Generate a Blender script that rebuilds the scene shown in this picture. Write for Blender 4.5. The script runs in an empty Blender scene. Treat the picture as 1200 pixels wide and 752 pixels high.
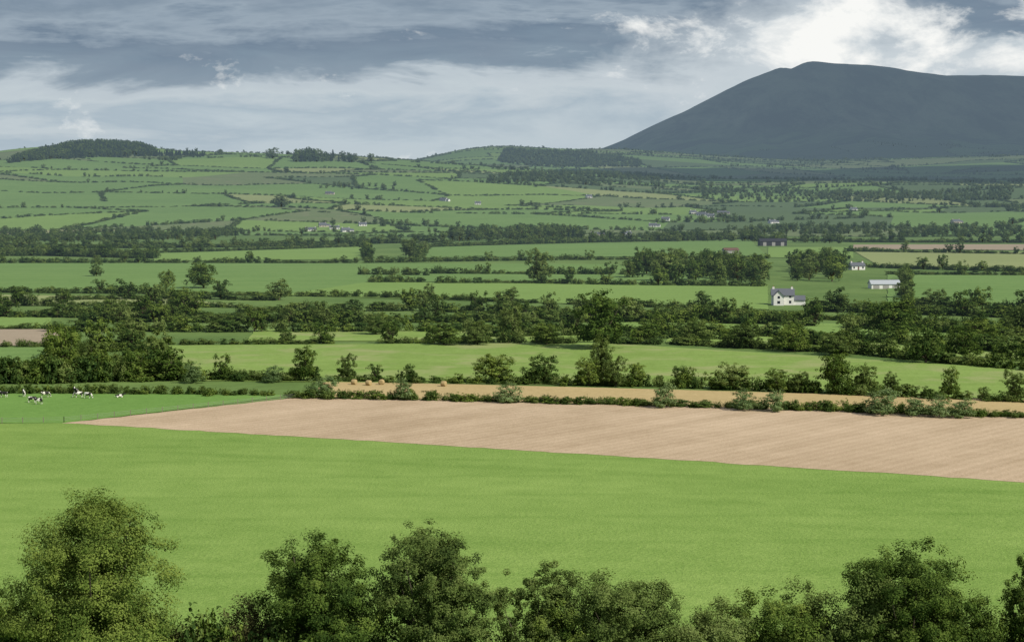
import bpy, math, random
import numpy as np
from mathutils import Vector
rng=np.random.default_rng(7); random.seed(7)
sc=bpy.context.scene
sc.view_settings.view_transform='Standard'; sc.view_settings.look='None'; sc.view_settings.exposure=0
COL=sc.collection
# ---------------------------------------------------------------- terrain
TB=rng.random((256,256))
def vn(x,y):
    x=np.asarray(x,float);y=np.asarray(y,float)
    xi=np.floor(x).astype(int);yi=np.floor(y).astype(int);fx=x-xi;fy=y-yi
    fx=fx*fx*(3-2*fx);fy=fy*fy*(3-2*fy)
    a=TB[xi%256,yi%256];b=TB[(xi+1)%256,yi%256];c=TB[xi%256,(yi+1)%256];d=TB[(xi+1)%256,(yi+1)%256]
    return (a*(1-fx)+b*fx)*(1-fy)+(c*(1-fx)+d*fx)*fy
def fbm(x,y,o=4):
    s=0;a=.5;n=0
    for i in range(o):
        s=s+a*vn(x*2**i+17*i,y*2**i+31*i);n+=a;a*=.5
    return s/n
def sm(t):
    t=np.clip(t,0,1);return t*t*(3-2*t)
CAMH=47.0;F=2200.0
def crest(D,pts,blur):
    u=np.array([p[0] for p in pts],float);v=np.array([p[1] for p in pts],float)
    X=(u-600)/F*D;Z=CAMH+D*(230-v)/F
    xs=np.arange(-12000,12000,20.0);z=np.interp(xs,X,Z)
    k=np.exp(-.5*(np.arange(-60,61)*20/blur)**2);k/=k.sum()
    z=np.convolve(np.pad(z,60,mode='edge'),k,mode='valid')
    return xs,z
C1=crest(4500,[(-900,198),(-300,195),(-40,194),(0,190),(25,183),(60,175),(140,170),(175,172),(200,177),(240,179),(330,181),(430,185),(500,190),(600,199),(700,205),(800,209),(1000,212),(1200,212),(1600,207),(2200,200)],35)
C2=crest(6500,[(0,225),(300,215),(440,196),(500,186),(545,174),(590,172),(650,177),(720,175),(780,180),(850,186),(920,191),(1000,189),(1200,185),(1500,182),(2200,190)],70)
C3=crest(9500,[(-800,228),(300,222),(560,205),(650,187),(700,176),(730,164),(760,150),(800,132),(850,106),(880,92),(898,86),(906,82),(914,82),(922,85),(934,77),(945,74),(960,75),(985,77),(1030,82),(1060,87),(1100,91),(1160,91),(1200,92),(1350,94),(1600,112),(2100,170),(2600,215)],16)
def height(x,y):
    x=np.asarray(x,float);y=np.asarray(y,float)
    t=np.clip(y/130,0,1)
    z=45.2*(1-t)**1.7
    z=z+(vn(x/260+5,y/260+3)-.5)*1.6*sm((y-120)/200)*(1+sm((y-900)/900))
    z1=np.interp(x,*C1)*np.where(y<4500,sm((y-2050)/2450),1-.4*sm((y-4500)/1500))
    z1=z1+(fbm(x/520,y/520,3)-.5)*np.where(y<4100,34,14)*sm((y-2100)/1200)*(1-.6*sm((y-3500)/900))
    z2=np.interp(x,*C2)*np.exp(-((y-6500)/1400)**2)
    z2=z2+(fbm(x/600+9,y/600,3)-.5)*22*sm((y-5000)/1200)
    g=(1+((y-9500)/1700)**2)**-1.2
    z3=np.interp(x,*C3)*g
    rid=np.abs(fbm(x/650+3,y/2200+8,4)-.5)*2
    z3=z3+(rid-.25)*420*g*(1-g)*sm((y-6000)/1500)+(fbm(x/180,y/180,3)-.5)*16*g
    z1=np.maximum(z1,0);z2=np.maximum(z2,0);z3=np.maximum(z3,0)
    big=(z1**6+z2**6+z3**6)**(1/6)
    return z+big*sm((y-2050)/600)
# ---------------------------------------------------------------- camera
pitch=math.atan(146/F)
cam=bpy.data.cameras.new('camera');co=bpy.data.objects.new('camera',cam);COL.objects.link(co);sc.camera=co
co.location=(0,0,CAMH);co.rotation_euler=(math.pi/2-pitch,0,0)
cam.sensor_width=36;cam.lens=F/1200*36;cam.clip_end=60000;cam.clip_start=.5
cp,sp=math.cos(pitch),math.sin(pitch)
TT=np.geomspace(60,14000,3200)
def survey(p):
    """theodolite style survey: bearing/declination measured in the photograph -> point on the terrain"""
    u,v=p
    a=(u-600)/F;b=(376-v)/F
    d=np.array([a,cp+b*sp,-sp+b*cp])
    X=d[0]*TT;Y=d[1]*TT;Z=CAMH+d[2]*TT
    h=Z-height(X,Y);k=np.argmax(h<0)
    if k==0: return None
    f=h[k-1]/(h[k-1]-h[k]);t=TT[k-1]+(TT[k]-TT[k-1])*f
    return np.array([d[0]*t,d[1]*t])
def hz(p): return float(height(p[0],p[1]))
# ---------------------------------------------------------------- node helpers
def newmat(name):
    m=bpy.data.materials.new(name);m.use_nodes=True;nt=m.node_tree
    for n in list(nt.nodes): nt.nodes.remove(n)
    return m,nt
def N(nt,t,**k):
    n=nt.nodes.new(t)
    for a,b in k.items(): setattr(n,a,b)
    return n
def L(nt,a,b): nt.links.new(a,b)
def MX(nt,fac,a,b,blend='MIX'):
    n=nt.nodes.new('ShaderNodeMix');n.data_type='RGBA';n.blend_type=blend
    for s,v in ((n.inputs[0],fac),(n.inputs[6],a),(n.inputs[7],b)):
        if isinstance(v,(int,float)): s.default_value=v
        elif isinstance(v,tuple): s.default_value=(*v,1)
        else: L(nt,v,s)
    return n.outputs[2]
def MA(nt,op,a,b=0.0,c=None,clamp=False):
    n=nt.nodes.new('ShaderNodeMath');n.operation=op;n.use_clamp=clamp
    for s,v in zip(n.inputs,(a,b,c)):
        if v is None: continue
        if isinstance(v,(int,float)): s.default_value=v
        else: L(nt,v,s)
    return n.outputs[0]
def NZ(nt,vec,scale,detail=4,rough=.6,dist=0):
    n=N(nt,'ShaderNodeTexNoise');n.inputs['Scale'].default_value=scale;n.inputs['Detail'].default_value=detail
    n.inputs['Roughness'].default_value=rough;n.inputs['Distortion'].default_value=dist
    if vec is not None: L(nt,vec,n.inputs['Vector'])
    return n.outputs['Fac']
def MR(nt,v,a,b,c=0.,d=1.):
    n=N(nt,'ShaderNodeMapRange');L(nt,v,n.inputs[0])
    for i,x in enumerate((a,b,c,d)): n.inputs[i+1].default_value=x
    return n.outputs[0]
def MP(nt,vec,scale=(1,1,1),rot=(0,0,0),loc=(0,0,0)):
    n=N(nt,'ShaderNodeMapping');L(nt,vec,n.inputs[0]);n.inputs['Scale'].default_value=scale;n.inputs['Rotation'].default_value=rot;n.inputs['Location'].default_value=loc
    return n.outputs[0]
def out_painted_haze(nt,shader,m):
    """distance haze painted into the material: emission mixed in, stronger up the valley"""
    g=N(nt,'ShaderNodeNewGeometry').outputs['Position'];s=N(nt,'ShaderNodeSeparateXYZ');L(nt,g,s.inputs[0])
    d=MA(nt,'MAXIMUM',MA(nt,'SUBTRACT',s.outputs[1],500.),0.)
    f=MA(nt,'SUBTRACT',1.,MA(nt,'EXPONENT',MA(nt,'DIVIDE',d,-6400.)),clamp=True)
    e=N(nt,'ShaderNodeEmission');e.inputs[0].default_value=(.138,.192,.242,1)  # haze-coloured glow on the surface stands in for the air in front
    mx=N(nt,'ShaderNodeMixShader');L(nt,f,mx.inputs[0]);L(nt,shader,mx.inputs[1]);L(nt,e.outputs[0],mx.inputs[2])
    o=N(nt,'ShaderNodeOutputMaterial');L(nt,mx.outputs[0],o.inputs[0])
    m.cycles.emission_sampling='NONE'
def finish(nt,col,rough=.9,bump=None,bstr=.3,bdist=.1,spec=.15,m=None):
    p=N(nt,'ShaderNodeBsdfPrincipled');p.inputs['Roughness'].default_value=rough
    p.inputs['Specular IOR Level'].default_value=spec
    if isinstance(col,tuple): p.inputs['Base Color'].default_value=(*col,1)
    else: L(nt,col,p.inputs['Base Color'])
    if bump is not None:
        b=N(nt,'ShaderNodeBump');b.inputs['Strength'].default_value=bstr;b.inputs['Distance'].default_value=bdist
        L(nt,bump,b.inputs['Height']);L(nt,b.outputs[0],p.inputs['Normal'])
    if m is not None: out_painted_haze(nt,p.outputs[0],m)
    else:
        o=N(nt,'ShaderNodeOutputMaterial');L(nt,p.outputs[0],o.inputs[0])
    return p
def fieldmat(name,c1,c2,ang=0.,period=0.,amt=0.,fine=1.2,patch=.02,c3=None,streak=0.,bdist=.15,big_w=.32,tram=0.,tang=0.):
    m,nt=newmat(name);g=N(nt,'ShaderNodeNewGeometry').outputs['Position']
    big=MR(nt,NZ(nt,g,patch,3,.65),.3,.7);mid=MR(nt,NZ(nt,g,patch*11,2,.7),.3,.7);fn=NZ(nt,g,fine,2,.9)
    f=MA(nt,'ADD',MA(nt,'MULTIPLY',big,big_w),MA(nt,'ADD',MA(nt,'MULTIPLY',mid,.24),MA(nt,'MULTIPLY',MR(nt,fn,.33,.67),.5)))
    rot=MP(nt,g,rot=(0,0,-ang))
    if streak:
        s=NZ(nt,MP(nt,rot,scale=(.006,.10,.1)),1,2,.65)
        f=MA(nt,'ADD',f,MA(nt,'MULTIPLY',MR(nt,s,.3,.7,-1,1),streak))
    if period:
        w=N(nt,'ShaderNodeTexWave',bands_direction='Y');w.inputs['Scale'].default_value=.314/period
        w.inputs['Distortion'].default_value=1.2;w.inputs['Detail'].default_value=1;w.inputs['Detail Scale'].default_value=.3
        L(nt,rot,w.inputs['Vector'])
        f=MA(nt,'ADD',f,MA(nt,'MULTIPLY',MA(nt,'SUBTRACT',w.outputs['Fac'],.5),amt))
    if tram:
        w=N(nt,'ShaderNodeTexWave',bands_direction='Y');w.inputs['Scale'].default_value=.314/20
        w.inputs['Distortion'].default_value=2.5;w.inputs['Detail'].default_value=0;w.inputs['Detail Scale'].default_value=.25
        L(nt,MP(nt,g,rot=(0,0,-tang)),w.inputs['Vector'])
        f=MA(nt,'SUBTRACT',f,MA(nt,'MULTIPLY',MR(nt,w.outputs['Fac'],.93,1.),tram))
    f=MA(nt,'ADD',f,-.05,clamp=True)
    col=MX(nt,f,c1,c2)
    if c3: col=MX(nt,MR(nt,NZ(nt,g,patch*2.7,3,.6,.6),.50,.68,0,.75),col,c3)
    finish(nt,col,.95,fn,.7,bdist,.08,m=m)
    return m
pa=survey((75,495));pb=survey((1200,565));ang_b=math.atan2(pb[1]-pa[1],pb[0]-pa[0])
M={}
M['fore']=fieldmat('young_grass',(.118,.210,.038),(.250,.355,.092),ang_b+.12,8,.05,1.8,.013,streak=.09,bdist=.3,big_w=.38,tram=.10,tang=ang_b+.5)
M['cowp']=fieldmat('grazed_grass',(.105,.205,.042),(.165,.290,.070),0,0,0,1.0,.03)
M['plough']=fieldmat('tilled_soil',(.325,.240,.150),(.530,.410,.285),ang_b+1.35,2.6,.16,2.0,.015,streak=.2,bdist=.15,big_w=.4)
M['stub']=fieldmat('barley_stubble',(.34,.26,.12),(.48,.37,.19),.05,3,.2,1.0,.03)
M['lgreen']=fieldmat('rough_pasture',(.145,.225,.048),(.235,.330,.090),.1,0,0,.8,.02,(.28,.30,.13),streak=.2)
M['g1']=fieldmat('meadow_grass',(.108,.190,.052),(.168,.262,.080),.2,14,.10,.6,.008,streak=.2)
M['g2']=fieldmat('silage_grass',(.140,.225,.056),(.200,.300,.084),.1,18,.10,.6,.008)
M['g3']=fieldmat('old_pasture',(.110,.150,.060),(.160,.205,.088),0,0,0,.5,.01,(.175,.19,.10))
M['g4']=fieldmat('dark_pasture',(.075,.116,.048),(.108,.158,.064),0,0,0,.5,.01)
M['pale']=fieldmat('cut_hay_field',(.200,.240,.092),(.270,.305,.132),.1,10,.1,.5,.01)
M['tan']=fieldmat('barley_field',(.230,.240,.110),(.300,.300,.150),.1,10,.1,.5,.01)
M['bare']=fieldmat('bare_soil',(.270,.220,.155),(.350,.285,.210),.1,6,.15,.5,.01)
FM=['g1','g2','g3','g4','pale','tan','bare']
def land():
    m,nt=newmat('land');g=N(nt,'ShaderNodeNewGeometry').outputs['Position']
    s=N(nt,'ShaderNodeSeparateXYZ');L(nt,g,s.inputs[0])
    gr=MX(nt,MR(nt,NZ(nt,g,.012,3,.65),.35,.65),(.090,.155,.042),(.145,.220,.065))
    gr=MX(nt,MR(nt,NZ(nt,g,.9,2,.7),.3,.7,0,.4),gr,(.09,.13,.04))
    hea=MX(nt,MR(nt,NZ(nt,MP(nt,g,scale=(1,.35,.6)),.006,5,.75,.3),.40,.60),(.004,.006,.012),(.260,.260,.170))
    rough=MX(nt,MR(nt,NZ(nt,g,.006,4,.6,.5),.42,.6),(.030,.060,.026),(.190,.270,.100))
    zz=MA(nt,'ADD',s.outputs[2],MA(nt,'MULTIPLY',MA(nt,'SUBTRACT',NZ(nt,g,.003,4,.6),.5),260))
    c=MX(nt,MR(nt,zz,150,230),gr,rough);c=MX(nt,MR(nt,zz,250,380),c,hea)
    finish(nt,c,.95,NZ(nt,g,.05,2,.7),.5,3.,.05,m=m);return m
M['land']=land()
def meshobj(name,V,Fc,mats=[],mi=None,smooth=False,coll=COL,attrs=None):
    V=np.asarray(V,np.float32);Fc=np.asarray(Fc,np.int32)
    me=bpy.data.meshes.new(name);me.vertices.add(len(V));me.vertices.foreach_set('co',V.ravel())
    k=Fc.shape[1];me.loops.add(Fc.size);me.loops.foreach_set('vertex_index',Fc.ravel())
    me.polygons.add(len(Fc));me.polygons.foreach_set('loop_start',np.arange(0,Fc.size,k,dtype=np.int32))
    for m in mats: me.materials.append(m)
    if mi is not None: me.polygons.foreach_set('material_index',np.asarray(mi,np.int32))
    me.polygons.foreach_set('use_smooth',np.full(len(Fc),smooth))
    if attrs:
        for n,a in attrs.items():
            at=me.attributes.new(n,'FLOAT','POINT');at.data.foreach_set('value',np.asarray(a,np.float32))
    me.update(calc_edges=True)
    o=bpy.data.objects.new(name,me)
    if coll is not None: coll.objects.link(o)
    return o
def gridfaces(n,m,base=0):
    i=np.arange(n-1)[:,None];j=np.arange(m-1)[None,:]
    a=(i*m+j+base).ravel();return np.stack([a,a+1,a+m+1,a+m],1)
r=[2.0]
while r[-1]<20000: r.append(r[-1]+min(max(r[-1]*.014,.8),40))
r=np.array(r);th=np.radians(np.concatenate([np.arange(-180,-30,3),np.arange(-30,30,.16),np.arange(30,180.1,3)]))
R,TH=np.meshgrid(r,th,indexing='ij');X=R*np.sin(TH);Y=R*np.cos(TH);Z=height(X,Y)
fc=gridfaces(len(r),len(th))[:,::-1]
meshobj('ground_terrain',np.stack([X,Y,Z],-1).reshape(-1,3),fc,[M['land']],smooth=True)
# ---------------------------------------------------------------- fields
def drape(q,step,off,wob=0.4):
    q=[np.asarray(p,float) for p in q]
    n=max(3,int(max(np.linalg.norm(q[1]-q[0]),np.linalg.norm(q[2]-q[3]))/step)+2)
    m=max(3,int(max(np.linalg.norm(q[3]-q[0]),np.linalg.norm(q[2]-q[1]))/step)+2)
    n=min(n,260);m=min(m,260)
    s=np.linspace(0,1,n)[:,None,None];t=np.linspace(0,1,m)[None,:,None]
    P=(q[0]*(1-s)+q[1]*s)*(1-t)+(q[3]*(1-s)+q[2]*s)*t
    x,y=P[...,0],P[...,1]
    x=x+(vn(x/3.1,y/3.1)-.5)*2*wob;y=y+(vn(x/2.7+40,y/2.7)-.5)*2*wob
    return np.stack([x,y,height(x,y)+off],-1).reshape(-1,3),gridfaces(n,m)
offc=[0.06]
def field(name,px,mat,step=8,wob=.4):
    q=[survey(p) for p in px]
    offc[0]+=.012
    V,Fc=drape(q,step,offc[0],wob)
    a=V[Fc[0]];nrm=np.cross(a[1]-a[0],a[2]-a[0])
    if nrm[2]<0: Fc=Fc[:,::-1]
    return meshobj(name,V,Fc,[M[mat]],smooth=True)
field('grass_field',[(75,860),(1550,860),(1500,583),(75,495)],'fore',3,.3)
field('grass_field',[(-400,860),(80,860),(80,496),(-400,499)],'fore',3,.3)
field('pasture_field',[(-400,497.5),(75,496),(350,463),(-400,459)],'cowp',4)
field('ploughed_field',[(75,496),(1500,585),(1500,495),(350,466)],'plough',3,.7)
field('stubble_field',[(365,466),(1500,495),(1500,478),(380,447)],'stub',4)
field('pasture_field',[(180,446),(720,452),(700,402),(180,405)],'lgreen',6)
field('pasture_field',[(720,452),(1500,480),(1400,446),(700,402)],'lgreen',6)
field('pasture_field',[(-300,432),(70,432),(70,407),(-300,408)],'g1')
field('ploughed_field',[(-300,406),(75,405),(75,386),(-300,387)],'bare')
field('pasture_field',[(-300,385),(60,385),(60,371),(-300,371)],'g2')
field('pasture_field',[(290,400),(720,401),(700,386),(300,386)],'lgreen')
field('pasture_field',[(780,402),(1450,440),(1400,412),(790,386)],'lgreen')
field('pasture_field',[(720,384),(1400,404),(1380,392),(720,372)],'g2')
field('hay_field',[(-300,357),(285,359),(200,349),(-300,342)],'pale')
field('pasture_field',[(-300,341),(430,345),(430,309),(-300,307)],'g1')
field('pasture_field',[(330,346),(900,363),(900,334),(430,331)],'g2')
field('pasture_field',[(430,330),(900,333),(720,310),(430,309)],'g1')
field('pasture_field',[(180,306),(430,304),(430,289),(180,297)],'g2')
field('pasture_field',[(490,302),(900,301),(880,281),(500,290)],'g1')
field('pasture_field',[(1040,356),(1500,365),(1500,322),(1040,322)],'g1')
field('barley_field',[(1030,312),(1500,319),(1500,298),(1000,294)],'pale')
field('barley_field',[(1000,292),(1500,296),(1500,289),(1000,287)],'bare')
field('pasture_field',[(900,302),(1000,303),(1000,290),(900,290)],'g2')
# far patchwork
A=.10;ca,sa=math.cos(A),math.sin(A);SX,SY=165.,155.
ni=range(-30,31);nj=range(5,62);Vx={}
for i in ni:
    for j in nj:
        jx=(random.random()-.5)*.6;jy=(random.random()-.5)*.5
        a=(i+jx+.5*(j%2))*SX*(1+j*.006);b=(j+jy)*SY
        x=a*ca-b*sa*.3;y=a*sa+b*ca
        Vx[i,j]=np.array([x+(float(vn(x/480+3,y/480))-.5)*280,y+(float(vn(x/420+30,y/420+9))-.5)*380])
VV=[];FF=[];MI=[];base=0;far_edges=[];colr={}
for j in nj[:-1]:
    for i in ni[:-1]:
        q=[Vx[i,j],Vx[i+1,j],Vx[i+1,j+1],Vx[i,j+1]];c=sum(q)/4
        merged=random.random()<.22 and (i-1,j) in colr
        mergev=random.random()<.20 and (i,j-1) in colr
        ymin=min(p[1] for p in q)
        if ymin<2010 or c[1]>8300 or abs(c[0])>.36*c[1]+250: continue
        zc=hz(c)
        if zc>255 or (c[1]>6900 and c[0]<600): continue
        w=[.28,.30,.22,.10,.08,.01,0] if c[0]<200 else [.27,.14,.26,.27,.045,.006,0]
        k=colr[i-1,j] if merged else (colr[i,j-1] if mergev else random.choices(range(7),w)[0])
        if (merged or mergev) and k>3: k=0;merged=mergev=False
        colr[i,j]=k
        V,Fc=drape(q,18,.35,0.);VV.append(V);FF.append(Fc+base);base+=len(V);MI+=[k]*len(Fc)
        if not (mergev and not merged): far_edges.append((q[0],q[1]))
        if not merged: far_edges.append((q[0],q[3]))
V=np.concatenate(VV);Fc=np.concatenate(FF)
meshobj('farmland_fields',V,Fc,[M[k] for k in FM],MI,True)
# ---------------------------------------------------------------- foliage
def leafmat(name,dark,mid,light,trans=.25):
    m,nt=newmat(name)
    t=N(nt,'ShaderNodeAttribute',attribute_name='tint').outputs['Fac']
    rnd=N(nt,'ShaderNodeObjectInfo').outputs['Random']
    r=N(nt,'ShaderNodeValToRGB');r.color_ramp.elements[0].color=(*dark,1);r.color_ramp.elements[1].color=(*light,1)
    e=r.color_ramp.elements.new(.5);e.color=(*mid,1)
    L(nt,MA(nt,'ADD',t,MA(nt,'MULTIPLY',MA(nt,'SUBTRACT',rnd,.5),.65),clamp=True),r.inputs[0])
    d=N(nt,'ShaderNodeBsdfDiffuse');tr=N(nt,'ShaderNodeBsdfTranslucent')
    L(nt,r.outputs[0],d.inputs[0]);L(nt,MX(nt,1.,r.outputs[0],(1.2,1.15,.5),'MULTIPLY'),tr.inputs[0])
    mx=N(nt,'ShaderNodeMixShader');mx.inputs[0].default_value=trans
    L(nt,d.outputs[0],mx.inputs[1]);L(nt,tr.outputs[0],mx.inputs[2])
    out_painted_haze(nt,mx.outputs[0],m);return m
LM=leafmat('oak_leaves',(.032,.060,.014),(.088,.140,.028),(.190,.250,.055))
LA=leafmat('ash_leaves',(.050,.080,.024),(.112,.160,.042),(.205,.260,.085),.3)
LH=leafmat('hedge_leaves',(.026,.054,.016),(.068,.115,.028),(.150,.200,.055))
LW=leafmat('willow_leaves',(.085,.140,.055),(.155,.225,.090),(.230,.300,.135),.3)
LB=leafmat('bramble_leaves',(.050,.052,.022),(.085,.085,.034),(.125,.130,.050))
LC=leafmat('conifer_needles',(.014,.030,.016),(.026,.050,.023),(.045,.072,.032),.1)
def bark():
    m,nt=newmat('bark');g=N(nt,'ShaderNodeTexCoord').outputs['Object']
    n=NZ(nt,MP(nt,g,scale=(4,4,1)),3,5,.7);finish(nt,MX(nt,n,(.05,.04,.03),(.13,.11,.085)),.95,n,.6,.05);return m
BK=bark()
def rd(n,rg):
    v=rg.normal(size=(n,3));return v/np.linalg.norm(v,axis=1)[:,None]
def quads(P,Nn,size,rg,asp=.62):
    n=len(P);t=np.cross(Nn,rd(n,rg));t/=np.linalg.norm(t,axis=1)[:,None]+1e-9
    b=np.cross(Nn,t);s=(size*rg.uniform(.6,1.35,n))[:,None]*.5
    bend=Nn*s*.25
    V=np.stack([P-t*s,P-b*s*asp+bend,P+t*s,P+b*s*asp+bend],1).reshape(-1,3)
    return V,np.arange(4*n).reshape(n,4)
def tube(p0,p1,r0,r1,sag,rg,seg=5,k=6):
    p0=np.array(p0,float);p1=np.array(p1,float);mid=(p0+p1)/2+np.array([0,0,-sag])+rg.normal(size=3)*np.linalg.norm(p1-p0)*.05
    V=[];ts=np.linspace(0,1,seg)
    for t in ts:
        c=p0*(1-t)**2+2*mid*t*(1-t)+p1*t*t;d=(mid-p0)*(1-t)+(p1-mid)*t;d/=np.linalg.norm(d)+1e-9
        a=np.cross(d,[0.3,1,.1]);a/=np.linalg.norm(a);b=np.cross(d,a);rr=r0+(r1-r0)*t
        for i in range(k):
            an=2*math.pi*i/k;V.append(c+(a*math.cos(an)+b*math.sin(an))*rr)
    Fc=[]
    for s in range(seg-1):
        for i in range(k): Fc.append([s*k+i,s*k+(i+1)%k,(s+1)*k+(i+1)%k,(s+1)*k+i])
    return np.array(V),np.array(Fc)
def tree(name,seed,H,Rr,base,nl=7,nc=90,leaves=9000,ls=.3,mat=None,csize=(.1,.22),trunk=True,coll=None,lobe=(.42,.6),spiky=0.,zmid=.42,twig=0.,dome=False):
    rg=np.random.default_rng(seed);z0=base*H;zc=z0+zmid*(H-z0);up=H-zc;lo=zc-z0
    ld=rd(nl,rg);ld[:,2]=ld[:,2]*.95
    lr=rg.uniform(*lobe,nl)
    ld[:3]=[(.75,.1,-.6),(-.7,.35,-.6),(.05,-.8,-.55)]
    if dome:
        a0=rg.uniform(0,6.28)
        for q in range(4):
            if 3+q<nl:
                an=a0+q*1.57+rg.normal()*.3;e_=rg.uniform(.55,.95);ld[3+q]=(math.cos(an)*.62,math.sin(an)*.62,e_);lr[3+q]=rg.uniform(.42,.58)
    lc=ld*(1-lr)[:,None]*rg.uniform(.9,1.15,nl)[:,None]
    li=rg.integers(0,nl,nc);cd=rd(nc,rg)
    cc=lc[li]+cd*lr[li][:,None]*rg.uniform(.35,1.0,nc)[:,None]**.7
    uz=cc[:,2];cc=np.stack([cc[:,0]*Rr,cc[:,1]*Rr,zc+np.where(uz>0,uz*up,uz*lo)],1);cr=Rr*rg.uniform(*csize,nc)
    if spiky: cc[:,2]+=rg.random(nc)**3*spiky*H
    w=cr**2;w/=w.sum();ci=rg.choice(nc,leaves,p=w)
    st=rg.uniform(.6,1.3,(nc,3));st[:,2]*=.8
    ax=rd(nc,rg);ax[:,2]=np.abs(ax[:,2])*.8
    d=rd(leaves,rg);rad=rg.uniform(.1,1.0,leaves)**.5*(1+.3*np.minimum(rg.exponential(.5,leaves),1.6)*(rg.random(leaves)<.35))
    off=d*(cr[ci]*rad)[:,None]*st[ci]
    off+=ax[ci]*(cr[ci]*twig*rg.uniform(-.6,1.4,leaves))[:,None]
    P=cc[ci]+off
    zmin=z0*.7+.02*H;P[:,2]=np.where(P[:,2]<zmin,zmin+np.abs(zmin-P[:,2])*.5,P[:,2])
    sz=(H-zmin)/(np.percentile(P[:,2],99.5)-zmin);rr_=np.hypot(P[:,0],P[:,1]);sx=Rr/np.percentile(rr_,98)
    P[:,2]=zmin+(P[:,2]-zmin)*sz;P[:,:2]*=sx;cc=cc.copy();cc[:,2]=zmin+(cc[:,2]-zmin)*sz;cc[:,:2]*=sx
    out=(cc[ci]-np.array([0,0,zc]))/np.array([Rr,Rr,up])
    Nn=d*.7+out*.9+rd(leaves,rg)*.6+np.array([0,0,.25]);Nn/=np.linalg.norm(Nn,axis=1)[:,None]
    V,Fc=quads(P,Nn,ls,rg)
    tint=np.clip(rg.normal(.5,.18,nc)[ci]+rg.normal(0,.15,leaves)+.08*d[:,2],0,1).repeat(4)
    Vs=[V];Fs=[Fc];mi=[np.zeros(len(Fc),int)];tn=[tint];b=len(V)
    if trunk:
        tr=.026*H+.006*Rr
        parts=[tube((0,0,-.02*H),(rg.normal()*.03*H,rg.normal()*.03*H,z0+.5*(H-z0)),tr,tr*.4,0,rg,7,8)]
        for k in rg.choice(nc,min(nc,26),replace=False):
            h0=min(rg.uniform(.5,1.1)*z0+.12*(H-z0),cc[k][2])
            parts.append(tube((0,0,h0),cc[k],tr*.35,tr*.06,-.03*H,rg,5,5))
        for v,f in parts:
            Vs.append(v);Fs.append(f+b);b+=len(v);mi.append(np.ones(len(f),int));tn.append(np.zeros(len(v)))
    return meshobj(name,np.concatenate(Vs),np.concatenate(Fs),[mat or LM,BK],np.concatenate(mi),False,coll,{'tint':np.concatenate(tn)})
def conifer(name,seed,leaves=700,coll=None):
    rg=np.random.default_rng(seed);z=rg.random(leaves)**1.25;a=rg.random(leaves)*6.283
    lay=.75+.25*np.sin(z*45);rr=(.26*(1-z)**.8+.015)*lay*rg.uniform(.4,1.05,leaves)
    P=np.stack([np.cos(a)*rr,np.sin(a)*rr,.1+z*.9],1);Nn=np.stack([np.cos(a),np.sin(a),.5+0*a],1)+rd(leaves,rg)*.7
    Nn/=np.linalg.norm(Nn,axis=1)[:,None];V,Fc=quads(P,Nn,.07,rg)
    t,f=tube((0,0,-.02),(0,0,.9),.022,.004,0,rg,5,6)
    tint=np.clip(rg.normal(.5,.2,leaves),0,1).repeat(4)
    return meshobj(name,np.concatenate([V,t]),np.concatenate([Fc,f+len(V)]),[LC,BK],[0]*len(Fc)+[1]*len(f),False,coll,{'tint':np.concatenate([tint,np.zeros(len(t))])})
pc=bpy.data.collections.new('vegetation_prototypes')
for k in range(6): tree('a%d_hedge_bush'%k,100+k,1.,.60,0.0,7,46,800,.12,(LH,LM,LH,LA,LM,LH)[k],(.12,.3),False,pc,zmid=.3,twig=.4,dome=k%2==0)
for k in range(5): tree('b%d_hedge_tree'%k,200+k,1.,.44,.04,8,60,1500,.07,(LH,LM,LA,LM,LH)[k],(.12,.26),True,pc,zmid=.4,twig=.3,dome=k>0)
conifer('c0_conifer',300,coll=pc);conifer('c1_conifer',301,coll=pc)
BUSH=[0,1,2,3,4,5];TREE=[6,7,8,9,10];CON=[11,12]
ng=bpy.data.node_groups.new('plant_scatter','GeometryNodeTree')
ng.interface.new_socket(name='Geometry',in_out='INPUT',socket_type='NodeSocketGeometry')
ng.interface.new_socket(name='Geometry',in_out='OUTPUT',socket_type='NodeSocketGeometry')
gi=ng.nodes.new('NodeGroupInput');go=ng.nodes.new('NodeGroupOutput')
ci=ng.nodes.new('GeometryNodeCollectionInfo');ci.inputs['Collection'].default_value=pc;ci.inputs['Separate Children'].default_value=True;ci.inputs['Reset Children'].default_value=True
ip=ng.nodes.new('GeometryNodeInstanceOnPoints');ip.inputs['Pick Instance'].default_value=True
def na(nm,dt):
    n=ng.nodes.new('GeometryNodeInputNamedAttribute');n.data_type=dt;n.inputs['Name'].default_value=nm
    return next(o for o in n.outputs if o.enabled and o.name=='Attribute')
ng.links.new(gi.outputs[0],ip.inputs['Points']);ng.links.new(ci.outputs[0],ip.inputs['Instance'])
ng.links.new(na('pidx','INT'),ip.inputs['Instance Index']);ng.links.new(na('prot','FLOAT_VECTOR'),ip.inputs['Rotation']);ng.links.new(na('pscl','FLOAT_VECTOR'),ip.inputs['Scale'])
ng.links.new(ip.outputs[0],go.inputs[0])
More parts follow.
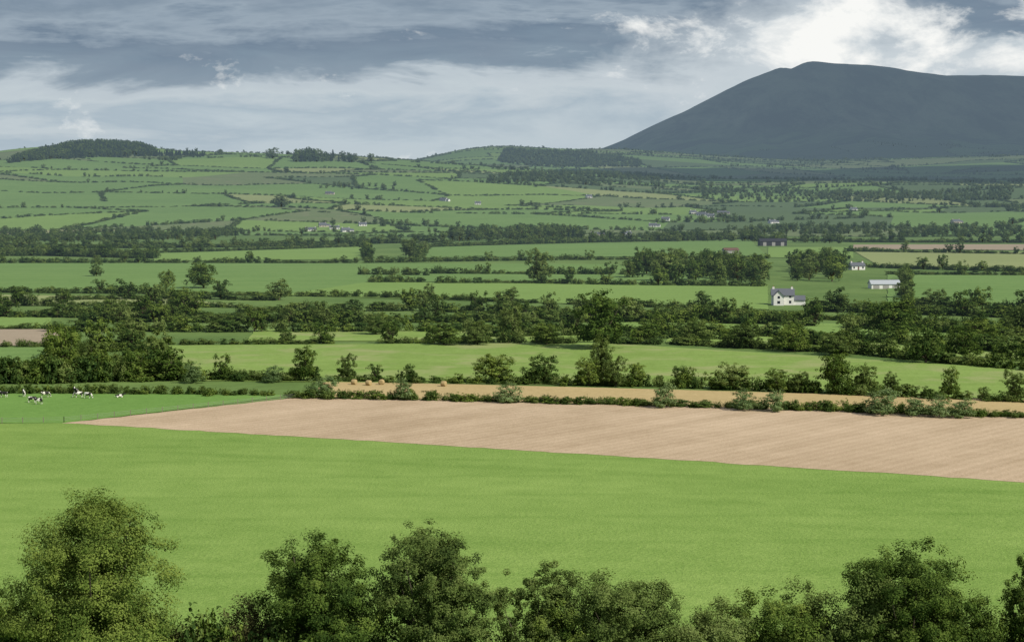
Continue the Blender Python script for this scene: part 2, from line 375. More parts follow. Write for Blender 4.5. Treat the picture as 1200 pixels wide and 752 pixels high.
def scatter(name,pts):
    if not pts: return
    a=np.array(pts,float);n=len(a);z=height(a[:,0],a[:,1])-.03*a[:,3]
    me=bpy.data.meshes.new(name);me.vertices.add(n);me.vertices.foreach_set('co',np.stack([a[:,0],a[:,1],z],1).astype(np.float32).ravel())
    at=me.attributes.new('pidx','INT','POINT');at.data.foreach_set('value',a[:,4].astype(np.int32))
    rot=np.zeros((n,3));rot[:,2]=rng.random(n)*6.283
    at=me.attributes.new('prot','FLOAT_VECTOR','POINT');at.data.foreach_set('vector',rot.astype(np.float32).ravel())
    at=me.attributes.new('pscl','FLOAT_VECTOR','POINT');at.data.foreach_set('vector',np.stack([a[:,2],a[:,2]*.95,a[:,3]],1).astype(np.float32).ravel())
    o=bpy.data.objects.new(name,me);COL.objects.link(o);md=o.modifiers.new('scatter','NODES');md.node_group=ng;return o
def along(P,step):
    out=[]
    for a,b in zip(P[:-1],P[1:]):
        Ln=np.linalg.norm(b-a);n=max(1,int(Ln/step))
        for k in range(n): out.append(a+(b-a)*(k+random.random()*.8)/n)
    return out
def hedgepts(P,h,w=None,step=None,tp=.06,th=10,gap=0.,rows=1,spread=.8,var=.3):
    w=w or h*.9;step=step or w*.5;o=[];h=h*.86
    for rr in range(rows):
        for p in along(P,step):
            if gap and vn(p[0]/23+7,p[1]/23)<gap: continue
            m=.45+1.1*float(vn(p[0]/37,p[1]/37+9))
            x=p[0]+random.gauss(0,spread);y=p[1]+random.gauss(0,spread)+rr*w*.7
            if random.random()<tp:
                hh=th*random.uniform(.45,1.1);o.append((x,y,hh*random.uniform(.9,1.5),hh,random.choice(TREE)))
            else:
                hh=h*m*random.uniform(1-var,1+var);o.append((x,y,w*random.uniform(.65,1.35),hh,random.choice(BUSH)))
    return o
def hedge(px,h,name='hedgerow',**k):
    P=[survey(p) for p in px];P=[p for p in P if p is not None]
    scatter(name,hedgepts(P,h,**k))
hedge([(345,466.5),(600,471.5),(900,479.5),(1250,491.5),(1500,500.5)],2.9,w=2.8,tp=.0,var=.2,step=1.1)
hedge([(-200,461),(150,461),(350,464)],1.6,w=2.2,tp=.0,gap=.1)
hedge([(330,446),(560,449),(720,452),(900,458),(1200,472),(1500,484)],2.8,w=3.2,tp=.05,th=5,gap=.2)
hedge([(-200,452),(60,449),(170,446),(350,445)],4.6,w=5,tp=.1,th=8,rows=2)
hedge([(50,438),(130,434),(200,432)],5.5,w=6,tp=.2,th=10,rows=2)
hedge([(60,424),(90,414),(150,410),(185,412)],6.,w=6.5,tp=.2,th=10,rows=2)
hedge([(-200,431),(60,431)],2.5,w=3.5,tp=.05)
hedge([(-200,407),(80,406)],2.5,w=3.5,tp=.05)
hedge([(-200,386),(70,385)],3.5,w=4.5,tp=.1)
hedge([(180,404),(330,403),(480,402),(560,402)],3.2,w=4.5,tp=.06,th=7,gap=.12)
hedge([(560,402),(690,402),(800,404),(1000,414),(1200,434),(1400,448)],3.6,w=5.5,tp=.08,th=8,gap=.15)
hedge([(60,388),(350,389),(520,388),(700,388),(950,396),(1200,414),(1400,425)],4.4,w=6.5,tp=.12,th=10,gap=.1)
hedge([(560,395),(700,393),(850,398)],4.,w=6,tp=.2,th=9,gap=.2)
hedge([(900,402),(1050,408),(1200,424)],4.,w=6,tp=.2,th=9,gap=.2)
hedge([(100,377),(400,378),(700,377),(900,380),(1200,394),(1400,400)],4.6,w=7,tp=.14,th=10,rows=2,gap=.15)
hedge([(280,366),(480,364),(620,368),(860,372)],3.8,w=7,tp=.10,th=9)
hedge([(860,372),(980,375),(1200,384),(1400,388)],3.2,w=6,tp=.03,th=7)
hedge([(950,365),(1040,367),(1200,373),(1400,378)],4.2,w=7,tp=.15,th=10,rows=2,gap=.1)
hedge([(1060,357),(1200,364),(1400,368)],4.,w=6,tp=.15,th=9)
hedge([(-200,371),(300,373)],4,w=5.5,tp=.1,rows=2)
hedge([(-200,358),(200,359),(290,361)],3,w=4.5,tp=.08)
hedge([(-200,342),(150,344),(280,346),(430,348),(600,354),(880,364)],3.0,w=5,tp=.06,th=8,gap=.15)
hedge([(60,352),(200,350),(330,352)],4.4,w=7,tp=.2,th=9,gap=.1)
hedge([(430,331),(500,331)],4,w=5.5,tp=.0);hedge([(510,332),(600,332),(720,334),(900,336)],3.2,w=5,tp=.06,gap=.12)
hedge([(420,322),(500,323)],3.5,w=5.5,tp=.0)
hedge([(505,321),(730,322)],3.6,w=5.5,tp=.03)
hedge([(-200,309),(430,308),(560,306),(760,304),(900,303)],3.6,w=6,tp=.1,th=8,gap=.08)
hedge([(160,297),(300,293),(430,289)],3.5,w=6,tp=.1)
hedge([(430,305),(430,290)],3.5,w=5);hedge([(490,303),(500,290)],4,w=6)
hedge([(490,290),(700,284),(880,280),(1010,284),(1400,287)],4.5,w=8,tp=.15,th=10,rows=2)
hedge([(1040,322),(1200,323),(1450,325)],3.2,w=5,tp=.08);hedge([(1000,313),(1200,319),(1450,323)],3.2,w=5,tp=.06)
hedge([(990,295),(1200,298),(1450,300)],4,w=6,tp=.1);hedge([(1062,352),(1062,326)],3,w=4,tp=.1)
hedge([(-200,301),(60,300),(180,303)],6,w=9,tp=.3,th=10,rows=3)
hedge([(-200,290),(100,291),(260,290),(420,286),(530,284)],6,w=10,tp=.3,th=11,rows=3)
def forest(px,n,h,idx,name='woodland',wf=1.,ragged=0.,sc_=90.):
    q=[survey(p) for p in px]
    if any(a is None for a in q): print('forest miss',px,[a is None for a in q]);q=[a for a in q if a is not None]
    if len(q)<3: return
    if len(q)==3: q.append(q[0])
    o=[]
    for _ in range(n):
        s,t=random.random(),random.random();p=(q[0]*(1-s)+q[1]*s)*(1-t)+(q[3]*(1-s)+q[2]*s)*t
        e=4*min(s,1-s,t*.8,(1-t)*.8)
        if ragged and vn(p[0]/sc_+3,p[1]/sc_)+e*.5<ragged: continue
        hh=h*random.uniform(.55,1.15);o.append((p[0],p[1],hh*wf*random.uniform(.8,1.3),hh,random.choice(idx)))
    scatter(name,o)
forest([(735,330),(900,334),(890,322),(740,320)],42,14,TREE)
forest([(740,318),(890,322),(880,312),(740,312)],26,12,TREE)
forest([(925,330),(990,330),(985,312),(930,310)],36,13,TREE)
forest([(530,283),(685,282),(680,275),(530,277)],150,14,TREE+CON[:1],'woodland')
forest([(690,284),(900,282),(1010,286),(690,278)],90,10,TREE)
forest([(8,192),(186,183),(165,172),(50,178)],1400,13,CON+TREE[:2],'conifer_plantation',1.3,.2)
forest([(345,190),(445,191),(438,184),(352,183)],80,19,TREE+CON,'woodland')
forest([(180,184),(240,185),(240,181),(180,181)],120,11,CON,'conifer_plantation')
forest([(580,194),(760,197),(735,181),(592,176)],1500,11,CON[:1]+TREE,'conifer_plantation',1.2,.55,160.)
forest([(560,215),(780,222),(800,208),(600,205)],600,10,TREE,'woodland',1.,.5,120.)
forest([(820,232),(1180,236),(1190,222),(820,218)],600,9,TREE,'woodland',1.,.5,120.)
forest([(0,284),(260,284),(300,272),(0,272)],400,9,TREE,'woodland',1.,.35)
forest([(850,275),(1200,280),(1200,268),(900,265)],250,9,TREE,'woodland',1.,.3)
o=[]
for a,b in far_edges:
    y=(a[1]+b[1])/2;x=(a[0]+b[0])/2
    if random.random()<.08: continue
    wooded=x>100;hh=random.uniform(.6,1.25)
    k=hedgepts([a,b],(3.6 if not wooded else 4.4)*hh,w=6.+y*.0004,step=5.2+y*.0006,tp=random.choice([0,.03,.12]) if not wooded else random.choice([.05,.15,.3]),th=9,gap=random.choice([0,.1,.3]),spread=1.5)
    o+=k
    if random.random()<(.05 if not wooded else .14):
        c=a+(b-a)*random.random();e_=random.uniform(12,50)
        for _ in range(int(e_/2)): o.append((c[0]+random.gauss(0,e_),c[1]+random.gauss(0,e_*.5),9,random.uniform(5,10),random.choice(TREE)))
print('far plants',len(o))
scatter('distant_hedgerows',o)
# ---------------------------------------------------------------- individual trees
def put(o,p,rot=None,s=(1,1,1),dz=0.):
    o.location=(p[0],p[1],hz(p)+dz);o.rotation_euler=(0,0,random.random()*6.28 if rot is None else rot);o.scale=s
    return o
def near_tree(name,u,vb,top,wpx,seed,**k):
    p=survey((u,vb));px=F/p[1];H=(vb-top)/px;Rr=wpx/px/2
    k.setdefault('twig',.5)
    o=tree(name,seed,H,Rr,coll=COL,**k);put(o,p,rot=0);return o
near_tree('oak_tree',116,800,585,232,51,base=.0,nl=15,nc=850,leaves=150000,ls=.23,mat=LM,csize=(.06,.14),dome=True,zmid=.34,lobe=(.44,.58),twig=.4)
near_tree('bramble_bush',262,795,700,130,12,base=0.,nl=6,nc=200,leaves=26000,ls=.2,mat=LB,csize=(.07,.17),trunk=False)
near_tree('hawthorn_tree',375,800,632,165,13,base=.0,nl=10,nc=460,leaves=80000,ls=.23,mat=LM,csize=(.07,.15),spiky=.05,zmid=.32,dome=True,lobe=(.44,.58))
near_tree('ash_tree',497,800,618,168,34,base=.02,nl=11,nc=520,leaves=74000,ls=.22,mat=LA,csize=(.05,.12),spiky=.06,zmid=.36,twig=.8,dome=True)
near_tree('ash_tree',628,800,660,105,15,base=.06,nl=8,nc=240,leaves=28000,ls=.22,mat=LA,csize=(.06,.13),spiky=.03,twig=.8)
near_tree('hawthorn_tree',722,800,674,170,16,base=.0,nl=9,nc=380,leaves=62000,ls=.22,mat=LA,csize=(.06,.14),spiky=.04,zmid=.35,dome=True)
near_tree('elder_bush',655,800,706,100,17,base=.0,nl=6,nc=160,leaves=20000,ls=.22,mat=LM,csize=(.09,.18),trunk=False,zmid=.35)
near_tree('elder_bush',835,800,706,140,18,base=.0,nl=8,nc=220,leaves=32000,ls=.22,mat=LA,csize=(.08,.17),trunk=False,zmid=.35,dome=True)
near_tree('elder_bush',908,800,698,130,19,base=.0,nl=8,nc=220,leaves=32000,ls=.22,mat=LM,csize=(.08,.17),trunk=False,zmid=.35,dome=True)
near_tree('hawthorn_tree',985,800,670,140,20,base=.0,nl=8,nc=300,leaves=46000,ls=.23,mat=LA,csize=(.07,.15),zmid=.35)
near_tree('oak_tree',1066,800,643,190,41,base=.0,nl=12,nc=560,leaves=96000,ls=.23,mat=LM,csize=(.06,.14),zmid=.36,dome=True,lobe=(.40,.56))
near_tree('elder_bush',1145,800,696,130,22,base=.0,nl=7,nc=220,leaves=30000,ls=.22,mat=LM,csize=(.08,.17),trunk=False,zmid=.35)
near_tree('ash_tree',1216,800,652,90,23,base=.0,nl=7,nc=280,leaves=34000,ls=.22,mat=LM,csize=(.06,.14))
near_tree('hawthorn_tree',-20,800,690,110,24,base=.0,nl=7,nc=200,leaves=30000,ls=.24,mat=LM,csize=(.07,.15))
near_tree('hawthorn_tree',1310,800,690,110,25,base=.0,nl=7,nc=200,leaves=30000,ls=.24,mat=LM,csize=(.07,.15))
P=[survey(p) for p in [(-200,806),(100,806),(420,808),(700,806),(1000,804),(1350,804)]]
scatter('hedgerow',hedgepts(P,4.6,w=3.8,step=1.1,tp=0,rows=2,var=.3,gap=.03))
MT=[tree('m%d'%k,400+k,1.,.5,.02,10,200,6000,.045,(LM,LA,LM,LH,LA)[k],(.07,.17),True,None,zmid=.36,twig=.4,dome=True) for k in range(5)]
def mid_tree(name,u,v,hpx,wpx,k):
    p=survey((u,v));px=F/p[1];o=bpy.data.objects.new(name,MT[k].data);COL.objects.link(o)
    return put(o,p,s=(wpx/px,wpx/px,hpx/px),dz=-.2)
for i,(nm,u,v,h,w) in enumerate([('oak_tree',704,408,68,80),('oak_tree',630,331,40,36),('ash_tree',238,338,31,42),('oak_tree',113,324,18,18),('oak_tree',480,302,24,28),
    ('hawthorn_tree',356,446,42,36),('hawthorn_tree',408,446,32,26),('hawthorn_tree',580,448,34,52),('hawthorn_tree',636,449,34,48),('hawthorn_tree',706,450,60,36),('hawthorn_tree',690,452,34,34),('hawthorn_tree',722,453,36,32),
    ('hawthorn_tree',746,452,28,28),('hawthorn_tree',798,454,26,32),('hawthorn_tree',860,456,32,54),('hawthorn_tree',912,459,28,34),('hawthorn_tree',936,460,26,30),('oak_tree',978,461,50,50),('hawthorn_tree',1014,462,36,36),
    ('hawthorn_tree',1045,463,28,26),('ash_tree',1112,466,38,24),('oak_tree',1188,470,38,34),('oak_tree',1042,396,46,80),('oak_tree',1085,425,42,50),('oak_tree',600,400,44,40),('oak_tree',75,445,66,50),('oak_tree',110,440,44,46),('oak_tree',1150,405,32,60),
    ('hawthorn_tree',480,448,22,20),('ash_tree',160,400,28,40),('oak_tree',430,300,18,16),('oak_tree',320,186,13,17),('ash_tree',195,340,24,22),('hawthorn_tree',335,402,18,22),('oak_tree',330,243,16,24),
    ('ash_tree',520,404,22,44),('oak_tree',560,404,26,40),('oak_tree',760,402,26,42),('ash_tree',815,403,30,40),('oak_tree',875,408,30,48),('ash_tree',930,412,32,44),('oak_tree',985,416,28,48),('ash_tree',640,404,26,40),('oak_tree',440,392,24,36),('ash_tree',380,380,20,34),('oak_tree',1130,420,38,46)]):
    mid_tree(nm,u,v,h,w,i%5)
WT=[tree('w%d'%k,500+k,1.,.5,0,7,80,2600,.06,LW,(.12,.24),False,None,zmid=.3,twig=.4,dome=True) for k in range(2)]
for i,(u,v,h,w) in enumerate([(378,465,25,46),(473,469,26,26),(594,472,24,36),(778,478,30,32),(870,481,26,32),(905,482,26,38),(1034,486,32,48),(1075,488,24,36),(1100,489,26,38),(1128,490,24,32),(320,448,20,30),(228,449,24,28)]):
    p=survey((u,v));px=F/p[1];o_=bpy.data.objects.new('willow_bush',WT[i%2].data);COL.objects.link(o_);put(o_,p,s=(w/px,w/px,h/px))
# ---------------------------------------------------------------- buildings
def simple(name,c,rough=.8,c2=None,sc_=2.):
    m,nt=newmat(name);g=N(nt,'ShaderNodeTexCoord').outputs['Object'];n=NZ(nt,g,sc_,4,.65)
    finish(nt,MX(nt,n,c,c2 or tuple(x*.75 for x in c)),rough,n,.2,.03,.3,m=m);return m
WALL=simple('white_render',(.80,.79,.75),.85);SLATE=simple('slate_roof',(.13,.14,.16),.6,(.08,.085,.1),4);GLASS=simple('window_glass',(.03,.035,.045),.15);STONE=simple('stone_wall',(.34,.33,.31),.9)
TIN=simple('galvanised_roof',(.42,.45,.48),.45);RUST=simple('red_iron_roof',(.16,.085,.065),.6);BLACK=simple('tarred_sheeting',(.03,.03,.035),.6);CREAM=simple('cream_render',(.55,.49,.40),.85);TERR=simple('clay_chimney_pot',(.4,.2,.12))
def box(x0,x1,y0,y1,z0,z1):
    V=[(x,y,z) for x in (x0,x1) for y in (y0,y1) for z in (z0,z1)]
    return V,[(0,1,3,2),(4,6,7,5),(0,4,5,1),(2,3,7,6),(0,2,6,4),(1,5,7,3)]
def part(name,parent,boxes,mat):
    V=[];Fc=[]
    for b in boxes:
        v,f=b if isinstance(b[0],list) else box(*b);n=len(V);V+=v;Fc+=[tuple(i+n for i in q) for q in f]
    me=bpy.data.meshes.new(name);me.from_pydata(V,[],Fc);me.materials.append(mat);me.update()
    o=bpy.data.objects.new(name,me);COL.objects.link(o);o.parent=parent;return o
def roofprism(x0,x1,d,ze,zr,t=.25,ov=.4):
    out=[]
    k=(zr-ze)/(d/2);e=d/2+ov;zl=zr-k*e
    for s in (1,-1):
        V=[(x,y,z) for x in (x0-ov,x1+ov) for y,z in ((0,zr),(s*e,zl),(s*e,zl+t),(0,zr+t))]
        out.append((V,[(0,1,2,3),(7,6,5,4),(0,4,5,1),(1,5,6,2),(2,6,7,3),(3,7,4,0)]))
    return out
def gablewall(x0,x1,d,ze,zr):
    V=[];pts=[(-d/2,0),(d/2,0),(d/2,ze),(0,zr),(-d/2,ze)]
    for x in (x0,x1): V+=[(x,y,z) for y,z in pts]
    Fc=[(4,3,2,1,0),(5,6,7,8,9)]+[(i,(i+1)%5,(i+1)%5+5,i+5) for i in range(5)]
    return (V,Fc)
def house(name,p,rot,w=12,d=7,ze=4.8,zr=7.6,wall=None,roof=None,storeys=2,ext=True,big=False):
    wall=wall or WALL;roof=roof or SLATE
    e=bpy.data.objects.new(name,None);COL.objects.link(e);e.location=(p[0],p[1],hz(p)-.1);e.rotation_euler=(0,0,rot)
    part('walls',e,[gablewall(-w/2,w/2,d,ze,zr-.02)],wall);part('roof',e,roofprism(-w/2,w/2,d,ze,zr),roof)
    part('chimneys',e,[(-w/2+.3,-w/2+1.2,-.35,.35,zr-.6,zr+.9),(w/2-1.2,w/2-.3,-.35,.35,zr-.6,zr+.9)],wall)
    part('chimney_pots',e,[(-w/2+.6,-w/2+.9,-.15,.15,zr+.9,zr+1.3),(w/2-.9,w/2-.6,-.15,.15,zr+.9,zr+1.3)],TERR)
    wn=[];n=max(3,int(w/3))
    for s in range(storeys):
        for k in range(n):
            if s==0 and k==n//2: continue
            xc=-w/2+(k+.5)*w/n;z=.9+s*2.4
            for sg in (1,-1): wn.append((xc-.5,xc+.5,min(sg*(d/2-.1),sg*(d/2+.03)),max(sg*(d/2-.1),sg*(d/2+.03)),z,z+1.2))
    for sx in (-1,1): wn.append((min(sx*(w/2-.1),sx*(w/2+.03)),max(sx*(w/2-.1),sx*(w/2+.03)),-.5,.5,3.3 if storeys>1 else 1.1,4.4 if storeys>1 else 2.2))
    part('windows',e,wn,GLASS);part('door',e,[(-w/2+(n//2+.5)*w/n-.5,-w/2+(n//2+.5)*w/n+.5,-d/2-.05,-d/2+.1,.1,2.2)],RUST)
    if ext:
        part('annex_walls',e,[(lambda g:([(x+w/2+2.5+.01,y,z) for x,y,z in g[0]],g[1]))(gablewall(-2.5,2.5,d*.7,2.4,4.0))],wall)
        part('annex_roof',e,[([(x+w/2+2.6,y,z) for x,y,z in g[0]],g[1]) for g in roofprism(-2.5,2.1,d*.7,2.4,4.02)],roof)
        if big:
            f=lambda g:([(-y-w*.2,x-d/2-1.6,z) for x,y,z in g[0]],g[1])
            part('porch_wing',e,[f(gablewall(-1.6,1.6,4.4,ze-.3,zr-.6))],wall)
            part('porch_wing_roof',e,[f(g) for g in roofprism(-1.6,3.,4.4,ze-.3,zr-.58)],roof)
            part('porch_wing_window',e,[(-w*.2-.6,-w*.2+.6,-d/2-3.24,-d/2-3.1,.9,2.1),(-w*.2-.5,-w*.2+.5,-d/2-3.24,-d/2-3.1,3.1,4.2)],GLASS)
    return e
def barn(name,p,rot,w,d,ze,zr,wall,roof):
    e=bpy.data.objects.new(name,None);COL.objects.link(e);e.location=(p[0],p[1],hz(p)-.1);e.rotation_euler=(0,0,rot)
    part('walls',e,[gablewall(-w/2,w/2,d,ze,zr-.02)],wall);part('roof',e,roofprism(-w/2,w/2,d,ze,zr,.15),roof)
    part('doors',e,[(k*w/3-w/3-1.6,k*w/3-w/3+1.6,-d/2-.06,-d/2+.1,.0,ze*.8) for k in range(3)],STONE)
    part('ridge_cap',e,[(-w/2,w/2,-.25,.25,zr+.16,zr+.28)],roof)
    return e
house('farmhouse',survey((917,357)),-.1,9.5,6.4,4.5,7.0,big=True)
barn('farm_shed',survey((1036,338)),.08,15,7,2.6,4.4,WALL,TIN)
house('farmhouse',survey((1004,316)),.2,9,6,2.8,4.6,WALL,SLATE,1,ext=False)
barn('hay_barn',survey((905,288)),.1,26,11,4.6,7,BLACK,BLACK)
barn('farm_shed',survey((856,297)),.2,12,8,3,4.6,STONE,RUST)
for i,(u,v) in enumerate([(698,277),(735,276),(765,266),(364,271),(378,266),(392,269),(405,272),(425,265),(385,228),(812,251),(822,253),(833,255),(846,251),(780,259),(905,262),(1000,247),(1120,262),(560,240),(520,236),(690,232)]):
    p=survey((u,v))
    if p is None: continue
    house('farmhouse' if i%3 else 'cottage',p,random.uniform(-.7,.7),random.uniform(9,14),7,random.choice([2.8,3.2]),random.choice([5,5.6]),WALL if i%4 else CREAM,SLATE,1,i%2==0)
# ---------------------------------------------------------------- cows
def cowmat():
    m,nt=newmat('black_and_white_hide');g=N(nt,'ShaderNodeTexCoord').outputs['Object'];r=N(nt,'ShaderNodeObjectInfo').outputs['Random']
    a=N(nt,'ShaderNodeVectorMath',operation='ADD');cx=N(nt,'ShaderNodeCombineXYZ')
    L(nt,MA(nt,'MULTIPLY',r,40),cx.inputs[0]);L(nt,MA(nt,'MULTIPLY',r,17),cx.inputs[1]);L(nt,g,a.inputs[0]);L(nt,cx.outputs[0],a.inputs[1])
    n=NZ(nt,a.outputs[0],1.5,2,.4);s=N(nt,'ShaderNodeSeparateXYZ');L(nt,g,s.inputs[0])
    f=MR(nt,n,.55,.57);low=MR(nt,s.outputs[2],.45,.4)
    f=MA(nt,'MAXIMUM',f,low);finish(nt,MX(nt,f,(.015,.014,.014),(.72,.69,.62)),.7,None,spec=.3);return m
HIDE=cowmat()
def cow(name,pose,p,rot):
    V=[];E=[];Rd=[]
    def c(pts,par=None):
        last=par
        for x,y,z,r_ in pts:
            V.append((x,y,z));Rd.append(r_)
            if last is not None: E.append((last,len(V)-1))
            last=len(V)-1
        return last
    dz=-.62 if pose=='lie' else 0
    c([(-.72,0,1.17+dz,.27),(-.35,0,1.08+dz,.35),(.1,0,1.04+dz,.38),(.5,0,1.1+dz,.33),(.75,0,1.2+dz,.22)])
    if pose=='graze': c([(1.0,0,.95,.15),(1.18,0,.62,.12),(1.25,0,.42,.13),(1.38,0,.12,.075)],4);hd=(1.2,.55)
    else: c([(.98,0,1.4+dz,.15),(1.14,0,1.55+dz,.13),(1.35,0,1.45+dz,.12),(1.58,0,1.3+dz,.075)],4);hd=(1.14,1.6+dz)
    for s in (1,-1): c([(hd[0]-.02,s*.14,hd[1],.04),(hd[0]-.06,s*.27,hd[1]-.02,.035)],6)
    for s in (1,-1):
        if pose=='lie':
            c([(-.62,s*.3,.35,.16),(-.25,s*.42,.22,.11),(-.6,s*.46,.1,.06),(-.35,s*.48,.06,.05)],0);c([(.5,s*.27,.35,.13),(.7,s*.33,.14,.08),(.4,s*.36,.07,.05)],3)
        else:
            o2=.07*s
            c([(-.72,s*.2,.98,.17),(-.58+o2,s*.22,.76,.115),(-.84+o2,s*.2,.47,.06),(-.79+o2,s*.2,.14,.042),(-.75+o2,s*.2,.03,.055)],0)
            c([(.5,s*.19,.92,.14),(.5-o2,s*.2,.70,.09),(.54-o2,s*.2,.40,.055),(.53-o2,s*.2,.13,.04),(.56-o2,s*.2,.03,.055)],3)
    c([(-.98,0,1.28+dz,.05),(-1.07,0,1.0+dz,.03),(-1.07,0,.62+dz*.6,.045)],0)
    if pose!='lie': c([(-.42,0,.72,.12)],1)
    me=bpy.data.meshes.new(name);me.from_pydata(V,E,[]);me.update();o=bpy.data.objects.new(name,me);COL.objects.link(o)
    md=o.modifiers.new('skin','SKIN');md.use_smooth_shade=True
    for i,rr in enumerate(Rd): me.skin_vertices[0].data[i].radius=(rr,rr)
    me.skin_vertices[0].data[0].use_root=True
    ss=o.modifiers.new('sub','SUBSURF');ss.levels=2;ss.render_levels=2
    me.materials.append(HIDE);o.location=(p[0],p[1],hz(p)+.1);o.rotation_euler=(0,0,rot);return o
for u,v,ps,ro in [(4,466,'stand',2.9),(28,465,'stand',1.9),(38,472,'graze',.1),(45,474,'stand',3.0),(53,466,'graze',.5),(89,462,'stand',2.2),(92,466,'graze',3.3),(103,467,'graze',-.4),(140,466,'lie',.2),(-60,468,'graze',.8)]:
    cow('dairy_cow',ps,survey((u,v)),ro)
WOOD=simple('weathered_wood',(.22,.19,.15),.9);WIRE=simple('galvanised_wire',(.3,.3,.3),.5)
def fence(px):
    P=[survey(p) for p in px];e=bpy.data.objects.new('wire_fence',None);COL.objects.link(e);posts=[];wires=[]
    for a,b in zip(P[:-1],P[1:]):
        n=int(np.linalg.norm(b-a)/4)
        pts=[a+(b-a)*k/n for k in range(n+1)]
        for q in pts: z=hz(q);posts.append((q[0]-.06,q[0]+.06,q[1]-.06,q[1]+.06,z-.2,z+1.2+random.random()*.1))
        for q,r_ in zip(pts[:-1],pts[1:]):
            for hgt in (.5,.8,1.1):
                z0=hz(q)+hgt;z1=hz(r_)+hgt;t=.012
                V=[(q[0],q[1],z0-t),(q[0],q[1],z0+t),(r_[0],r_[1],z1+t),(r_[0],r_[1],z1-t)]
                wires.append((V,[(0,1,2,3)]))
    part('posts',e,posts,WOOD);part('wires',e,wires,WIRE)
fence([(-120,498),(75,495),(345,467)])
def balemat():
    m,nt=newmat('straw');g=N(nt,'ShaderNodeTexCoord').outputs['Object'];n=NZ(nt,g,9,4,.7);finish(nt,MX(nt,n,(.30,.22,.10),(.42,.33,.17)),.95,n,.6,.04);return m
STRAW=balemat()
def bale(p,rot):
    K=28;V=[];prof=[(-.62,0),(-.62,.35),(-.6,.6),(-.52,.68),(-.2,.7),(.2,.7),(.52,.68),(.6,.6),(.62,.35),(.62,0)]
    for x,r_ in prof:
        for k in range(K):
            a=2*math.pi*k/K;rr=r_*(1+.02*math.sin(5*a+x*7));V.append((x,math.cos(a)*rr,math.sin(a)*rr+.68))
    Fc=[[s*K+k,s*K+(k+1)%K,(s+1)*K+(k+1)%K,(s+1)*K+k] for s in range(len(prof)-1) for k in range(K)]
    o=meshobj('straw_bale',V,Fc,[STRAW],smooth=True);o.location=(p[0],p[1],hz(p)+.05);o.rotation_euler=(0,0,rot)
for u,v in [(415,451),(432,452),(447,451),(520,453)]: bale(survey((u,v)),random.random()*3)
# ---------------------------------------------------------------- light, sky
S=Vector((.62,-.46,.66)).normalized()
sl=bpy.data.lights.new('sun','SUN');sl.energy=5.0;sl.angle=math.radians(.5);sl.color=(1,.945,.82)
so=bpy.data.objects.new('sun',sl);COL.objects.link(so);so.rotation_euler=(-S).to_track_quat('-Z','Y').to_euler();so.location=(200,-200,400)
w=bpy.data.worlds.new('World');sc.world=w;w.use_nodes=True;nt=w.node_tree
for n in list(nt.nodes): nt.nodes.remove(n)
sky=N(nt,'ShaderNodeTexSky',sky_type='NISHITA');sky.sun_disc=False;sky.sun_elevation=math.asin(S.z);sky.sun_rotation=math.atan2(S.x,S.y)
d=N(nt,'ShaderNodeTexCoord').outputs['Generated'];s=N(nt,'ShaderNodeSeparateXYZ');L(nt,d,s.inputs[0])
x_,y_,z_=s.outputs[0],s.outputs[1],s.outputs[2]
nb=NZ(nt,MP(nt,d,scale=(6,6,34)),1,5,.60,.5)
nb2=NZ(nt,MP(nt,d,scale=(16,16,60),loc=(3,1,5)),1,5,.62,.3)
puff=NZ(nt,MP(nt,d,scale=(19,19,36),loc=(7.3,2,1)),1,6,.62,.2)
zw=MA(nt,'ADD',z_,MA(nt,'ADD',MA(nt,'MULTIPLY',MA(nt,'SUBTRACT',nb,.5),.075),MA(nt,'MULTIPLY',MA(nt,'SUBTRACT',nb2,.5),.040)))
zw=MA(nt,'ADD',zw,MA(nt,'MULTIPLY',x_,-.03))
cr=N(nt,'ShaderNodeValToRGB');E=cr.color_ramp.elements
st=[(0.,(.55,.62,.65)),(.22,(.50,.58,.63)),(.33,(.40,.49,.56)),(.42,(.54,.61,.65)),(.50,(.50,.57,.62)),(.58,(.22,.295,.37)),(.70,(.16,.225,.305)),(.78,(.30,.375,.45)),(.86,(.19,.26,.34)),(1.,(.27,.35,.44))]
E[0].position=0;E[0].color=(*st[0][1],1);E[1].position=1;E[1].color=(*st[-1][1],1)
for p_,c_ in st[1:-1]:
    e=E.new(p_);e.color=(*c_,1)
L(nt,MR(nt,zw,0,.125),cr.inputs[0]);base=MX(nt,MR(nt,nb2,.35,.65,-.0,.18),cr.outputs[0],(.46,.52,.57))
def blob(x0,z0,rx,rz):
    a=MA(nt,'POWER',MA(nt,'ABSOLUTE',MA(nt,'DIVIDE',MA(nt,'SUBTRACT',x_,x0),rx)),2.);b=MA(nt,'POWER',MA(nt,'ABSOLUTE',MA(nt,'DIVIDE',MA(nt,'SUBTRACT',z_,z0),rz)),2.)
    return MA(nt,'EXPONENT',MA(nt,'MULTIPLY',MA(nt,'ADD',a,b),-1.))
b1=blob(.160,.086,.065,.026);b2=blob(.265,.068,.07,.010)
bm=MA(nt,'ADD',MA(nt,'ADD',b1,b2),MA(nt,'MULTIPLY',blob(.07,.055,.12,.030),.5),clamp=True)
lite=MR(nt,MA(nt,'ADD',MA(nt,'MULTIPLY',bm,.62),MA(nt,'MULTIPLY',puff,.9)),.64,.98)
c=MX(nt,lite,base,(.58,.64,.68))
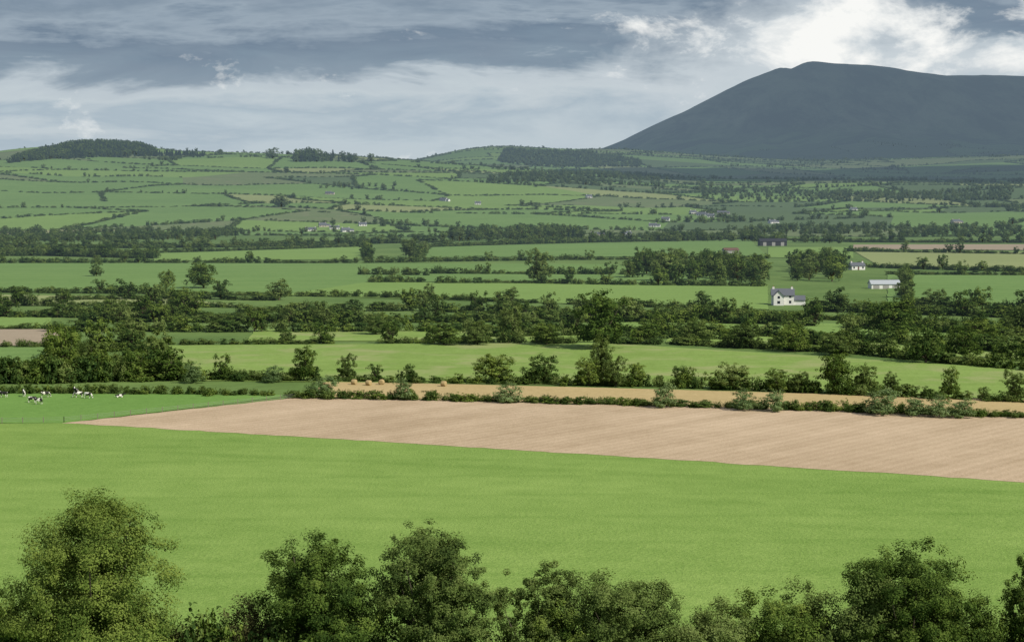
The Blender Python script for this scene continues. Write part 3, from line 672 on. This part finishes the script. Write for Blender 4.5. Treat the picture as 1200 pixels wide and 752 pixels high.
white=MR(nt,MA(nt,'ADD',MA(nt,'MULTIPLY',MA(nt,'ADD',b1,b2),.52),MA(nt,'MULTIPLY',puff,2.0)),1.24,1.58)
c=MX(nt,white,c,(.94,.945,.92))
up=MR(nt,NZ(nt,MP(nt,d,scale=(3,3,5)),1,2,.6,.4),.42,.6)
skyv=N(nt,'ShaderNodeVectorMath',operation='SCALE');L(nt,sky.outputs[0],skyv.inputs[0]);skyv.inputs['Scale'].default_value=.10
upc=MX(nt,up,skyv.outputs[0],(.42,.46,.50))
c=MX(nt,MR(nt,z_,.13,.3),c,upc)
bg=N(nt,'ShaderNodeBackground');L(nt,c,bg.inputs[0]);bg.inputs[1].default_value=1.
ow=N(nt,'ShaderNodeOutputWorld');L(nt,bg.outputs[0],ow.inputs[0])
# ---------------------------------------------------------------- unseen clouds added above the view to shade the far country
def cloudmat():
    m,nt2=newmat('shade_cloud');g=N(nt2,'ShaderNodeTexCoord').outputs['Object'];finish(nt2,MX(nt2,NZ(nt2,g,.003,5,.6),(.8,.8,.8),(.7,.72,.75)),1.,spec=0);return m
CM=cloudmat()
def shade_cloud(tx,ty,tz,rx,ry,alt,thick=160,seed=0):
    t=(alt-tz)/S.z;cx,cy=tx+S.x*t,ty+S.y*t
    n,m=60,90;th=np.linspace(0,math.pi,n);ph=np.linspace(0,2*math.pi,m)
    T,Pp=np.meshgrid(th,ph,indexing='ij');dx=np.sin(T)*np.cos(Pp);dy=np.sin(T)*np.sin(Pp);dz=np.cos(T)
    k=1+(fbm(dx*2.2+seed+10,dy*2.2+20,5)-.5)*.8
    X_=dx*rx*k;Y_=dy*ry*k;Z_=dz*thick*k+fbm(X_/300+50,Y_/300+50,4)*120*np.where(dz>0,1,.3)
    o=meshobj('shade_cloud',np.stack([X_,Y_,Z_],-1).reshape(-1,3),gridfaces(n,m),[CM],smooth=True);o.location=(cx,cy,alt);return o
shade_cloud(2300,9000,350,3300,2300,1750,seed=1)
shade_cloud(1200,4900,120,1300,800,1500,seed=2)
